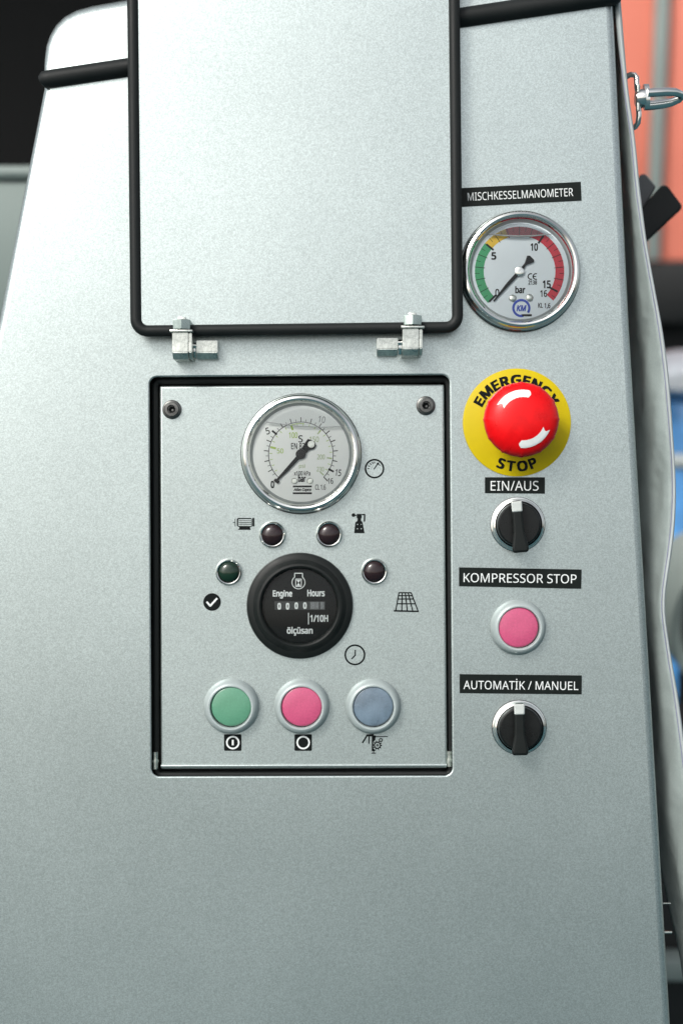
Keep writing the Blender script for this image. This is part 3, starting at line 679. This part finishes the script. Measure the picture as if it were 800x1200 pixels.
# steel turn fastener through the tarpaulin edge
fx = bpy.data.objects.new('steel_fastener', None); link(fx, None, L(750, 115, -40))
props(fx, 'shiny steel staple and swivel loop fastener sticking out of the tarpaulin edge', 'fastener')
tube('staple', [(733, 90, -52), (738, 87.4, -50), (743, 88, -48), (745.4, 91, -46), (745.6, 100, -45), (747, 112, -44), (748, 124, -44), (748, 136, -44), (747, 144, -46), (744, 148.5, -48), (740, 150.6, -52)], 3.3, M['chrome'], fx)
tube('collar', [(744.2, 116, -44), (750, 115.6, -44), (754, 115, -44)], [9.0, 11, 11], M['chrome'], fx, seg=20)
tube('swivel_plate', [(753.6, 114, -44), (759.4, 113.8, -44)], [15.8, 15.8], M['chrome'], fx, seg=24, flatz=.55)
tube('pivot', [(747, 100, -40), (747, 130, -40)], 2.6, M['zinc'], fx)
lp = [(758, 109, -36), (768, 108.4, -36), (780, 107.6, -38), (790, 108, -40), (796, 110.2, -44), (798, 113, -50), (795.4, 116, -55), (786, 120, -58), (776, 122, -58), (766, 123.2, -58), (758, 123.8, -58)]
tube('loop', lp, [5.0, 5.2, 5.2, 5.0, 4.6, 4.4, 4.6, 5.2, 5.6, 5.6, 5.6], M['chrome'], fx, seg=16)
# bolts in the gap
for k, (bx_, by_) in enumerate(((780.5, 1058.5), (782.8, 1092.4))):
    b = tube('bolt', [(bx_-7, by_, -60), (bx_+4.5-k, by_, -60)], [1.0+k*.8, 1.0+k*.8], M['zinc'], cab, seg=12)
tube('cable_loop', [(768, 1010, -150), (778, 1022, -150), (786, 1043, -150), (790, 1062, -150)], .5, M['zinc'], cab, seg=6)

# ------------------------------------------------------------------ surroundings, placed by bearing and distance, upright in the world
cam_loc = cam.matrix_world.translation.copy()
def ray(px, py, dist):
    """world point at horizontal distance dist (metres, along +y) from the camera on that bearing"""
    d = (R.to_3x3() @ Vector(((px-400)/D, 1, (600-py)/D))); return cam_loc + d*(dist/d.y)
def world_thing(name, loc, label, cat):
    o = bpy.data.objects.new(name, None); S.collection.objects.link(o); o.location = loc; ORG[name] = Vector(loc); return props(o, label, cat)
def wbox(name, x0, x1, y0, y1, z0, z1, m, parent=None, bev=.004, label=None):
    c = Vector(((x0+x1)/2, (y0+y1)/2, (z0+z1)/2)); me = box_mesh(name, x1-x0, y1-y0, z1-z0, M[m] if isinstance(m, str) else m, bev)
    o = bpy.data.objects.new(name, me); S.collection.objects.link(o); o.location = c
    if parent is not None: o.parent = parent; o.location = c - parent.location
    if label: o['label'] = label
    return o
# orange sided truck body
DT = 3.6; yb = cam_loc.y+DT
p0 = ray(700, 305, DT); top = ray(700, -260, DT).z; xl = ray(600, 305, DT).x; xr = ray(1500, 305, DT).x
tb = world_thing('truck_body', (p0.x, yb, GZ), 'orange sided truck body with a grey upright and black chassis', 'truck')
xs0 = ray(760.5, 150, DT).x; xs1 = ray(775.5, 150, DT).x
wbox('side_sheet', xl, xs0, yb, yb+.04, p0.z, top, 'orange', tb); wbox('side_sheet', xs1, xr, yb, yb+.04, p0.z, top, 'orange', tb)
wbox('upright', xs0, xs1, yb-.03, yb+.05, p0.z, top, 'greypost', tb)
wbox('body_floor', xl, xr, yb-.02, yb+2.2, p0.z-.16, p0.z-.002, 'blackpaint', tb)
wbox('chassis', xl+.1, xr-.1, yb+.15, yb+2.1, p0.z-.62, p0.z-.165, 'blackpaint', tb)
wbox('back_wall', xl, xr, yb+2.16, yb+2.2, p0.z, top, 'orange', tb); wbox('roof', xl, xr, yb, yb+2.2, top+.002, top+.05, 'orange', tb)
wheel_bm = lathe('wheel', [(0, 0), (.42/K, 0), (.5/K, 60), (.5/K, 380), (.42/K, 440), (0, 440)], M['tyre'], 48)
for xx in (xl+.6, xr-.9):
    w = bpy.data.objects.new('wheel', wheel_bm); S.collection.objects.link(w); w.parent = tb
    w.location = Vector((xx, yb+.5, GZ+.5)) - tb.location
# blue drum and white sack behind the tarpaulin
DD = 2.5
a = ray(800, 475, DD); b_ = ray(800, 640, DD); dr = world_thing('plastic_drum', (ray(835, 500, DD).x, cam_loc.y+DD+.12, GZ), 'bright blue plastic drum seen out of focus past the tarpaulin', 'drum')
def wl(name, prof, m, parent, z, seg=48):
    """upright turned shape, profile (radius, height) in metres"""
    bm = bmesh.new(); rows = []
    for r, hh in prof: rows.append([bm.verts.new((r*math.cos(2*PI*i/seg), r*math.sin(2*PI*i/seg), hh)) for i in range(seg)] if r > 0 else [bm.verts.new((0, 0, hh))])
    for A, B in zip(rows, rows[1:]):
        for i in range(seg):
            j = (i+1) % seg
            if len(A) == 1: bm.faces.new((A[0], B[i], B[j]))
            elif len(B) == 1: bm.faces.new((A[i], B[0], A[j]))
            else: bm.faces.new((A[i], B[i], B[j], A[j]))
    o = bpy.data.objects.new(name, from_bm(name, bm, M[m])); S.collection.objects.link(o); o.parent = parent; o.location = (0, 0, z); return o
H = a.z-GZ
wl('drum_body', [(0, 0), (.12, 0), (.13, .02), (.13, H*.3), (.137, H*.32), (.13, H*.34), (.13, H*.62), (.137, H*.64), (.13, H*.66), (.13, H*.95), (.12, H), (0, H+.004)], 'blue', dr, 0)
# sack on the drum
sk_z = a.z+.006; sh = ray(800, 415, DD).z-sk_z
sk = wl('white_sack', [(0, 0), (.09, 0), (.125, sh*.25), (.128, sh*.55), (.10, sh*.85), (.05, sh*.98), (0, sh)], 'sack', None, 0)
sk.location = (dr.location.x, dr.location.y, sk_z); props(sk, 'crumpled white sack on top of the blue drum', 'sack')
# white rail
ra = ray(780, 541, 2.2); rb = ray(900, 541, 2.2)
bmr = tube_mesh('guard_rail', [Vector((-.05, 0, 0)), Vector((.9, 0, 0))], .0125, M['hem'], 14)
rl_ = world_thing('guard_rail', (ra.x, ra.y, GZ), 'white tubular rail crossing in front of the blue drum', 'rail')
o = bpy.data.objects.new('top_rail', bmr); S.collection.objects.link(o); o.parent = rl_; o.location = (0, 0, ra.z-GZ)
for dx in (.35, .8):
    o = bpy.data.objects.new('post', tube_mesh('post', [Vector((0, 0, 0)), Vector((0, 0, ra.z-GZ-.012))], .0125, M['hem'], 12)); S.collection.objects.link(o); o.parent = rl_; o.location = (dx, 0, 0)
# trailer wheel with grey mudguard
DW = 1.75; wc = ray(858, 735, DW); rad = (ray(858, 735, DW)-ray(788, 735, DW)).length
tw = world_thing('trailer_wheel', (wc.x, wc.y+.1, GZ), 'black tyre under a pale grey mudguard beyond the tarpaulin', 'wheel')
bm = bmesh.new(); prof = [(1.0, 0), (1.0, .006), (.985, .012), (.90, .016), (.83, .012), (.80, .03), (.80, .18), (1.0, .18), (1.0, 0)]
rows = []
for i in range(73):
    a_ = 2*PI*i/72; rows.append([bm.verts.new((rad*r*math.cos(a_), dpt-.1, rad*1.25*r*math.sin(a_))) for r, dpt in prof])
for A, B in zip(rows, rows[1:]):
    for j in range(len(prof)-1): bm.faces.new((A[j], A[j+1], B[j+1], B[j]))
bmesh.ops.remove_doubles(bm, verts=bm.verts, dist=1e-6)
o = bpy.data.objects.new('mudguard', from_bm('mudguard', bm, M['greypost'])); S.collection.objects.link(o); o.parent = tw; o.location = (0, 0, wc.z-GZ)
tyre = bpy.data.objects.new('tyre', lathe('tyre', [(0, -100), (rad*.4/K, -100), (rad*.5/K, -60), (rad*.74/K, -50), (rad*.785/K, -90), (rad*.785/K, -300), (0, -300)], M['tyre'], 64)); S.collection.objects.link(tyre)
tyre.parent = tw; tyre.location = (0, -.08, wc.z-GZ); tyre.scale = (1, 1, 1.22)
sup = wbox('support', wc.x-.03, wc.x+.03, wc.y+.08, wc.y+.16, GZ, wc.z-.06, 'blackpaint', tw)
# black rubber handle bar sticking up behind the tarpaulin
hb = bpy.data.objects.new('rubber_buffer', None); link(hb, None, L(770, 250, -260)); props(hb, 'black rubber buffer bar slanting up behind the tarpaulin', 'buffer bar')
hp = round_loop([(735, 262), (778, 213), (800, 243), (748, 292)], [2, 7, 6, 2], 5)
me, org = plate('bar', hp, M['rubber'], -250, 3, 60, steps=3); put('bar', me, hb, org)
hp = round_loop([(725, 250), (752, 200), (768, 219), (740, 270)], [2, 5, 4, 2], 4)
me, org = plate('bracket', hp, mat('grey_bracket', (.07, .075, .08), .5), -262, 2, 40, steps=3); put('bracket', me, hb, org)
# dark box added so the gap does not show bright ground
dk = world_thing('added_dark_box', (ray(800, 1100, 1.35).x, cam_loc.y+1.4, GZ), 'added dark box low behind the tarpaulin', 'box')
q0 = ray(745, 1130, 1.35); 
wbox('box_body', ray(735, 1130, 1.35).x, ray(900, 1130, 1.35).x, q0.y, q0.y+.3, GZ+.02, ray(800, 930, 1.35).z, 'blackpaint', dk)
wbox('box_rim', ray(742, 1135, 1.33).x, ray(900, 1135, 1.33).x, q0.y-.03, q0.y-.002, ray(800, 1146, 1.33).z, ray(800, 1120, 1.33).z, 'greypost', dk)

# left: pale grey neighbouring machine, black awning wall behind
DN = 1.5; n0 = ray(0, 193, DN)
nm = world_thing('neighbour_machine', (ray(-120, 400, DN).x, n0.y+.2, GZ), 'pale grey sheet metal machine standing behind the cabinet at the left', 'machine')
nx0, nx1 = ray(-420, 200, DN).x, ray(110, 200, DN).x; zt = ray(20, 213, DN).z; zt2 = ray(20, 194, DN).z; zb = ray(20, 376, DN).z
wbox('top_cover', nx0, nx1, n0.y-.008, n0.y+.6, zt+.002, zt2, 'machine', nm, .008); wbox('front_sheet', nx0, nx1, n0.y, n0.y+.58, zb+.003, zt, 'machine', nm, .002)
wbox('lower_sheet', nx0, nx1, n0.y+.002, n0.y+.58, GZ+.01, zb, 'machine', nm, .002)
kn = ray(2, 398, DN-.03)
o = put('black_knob', lathe('black_knob', [(0, 0), (14, 0), (16, -6), (16, -30), (0, -30)], M['black_m'], 24)); o.parent = nm; o.matrix_world = Matrix.Translation(kn)
DB = 2.3; y_ = cam_loc.y+DB
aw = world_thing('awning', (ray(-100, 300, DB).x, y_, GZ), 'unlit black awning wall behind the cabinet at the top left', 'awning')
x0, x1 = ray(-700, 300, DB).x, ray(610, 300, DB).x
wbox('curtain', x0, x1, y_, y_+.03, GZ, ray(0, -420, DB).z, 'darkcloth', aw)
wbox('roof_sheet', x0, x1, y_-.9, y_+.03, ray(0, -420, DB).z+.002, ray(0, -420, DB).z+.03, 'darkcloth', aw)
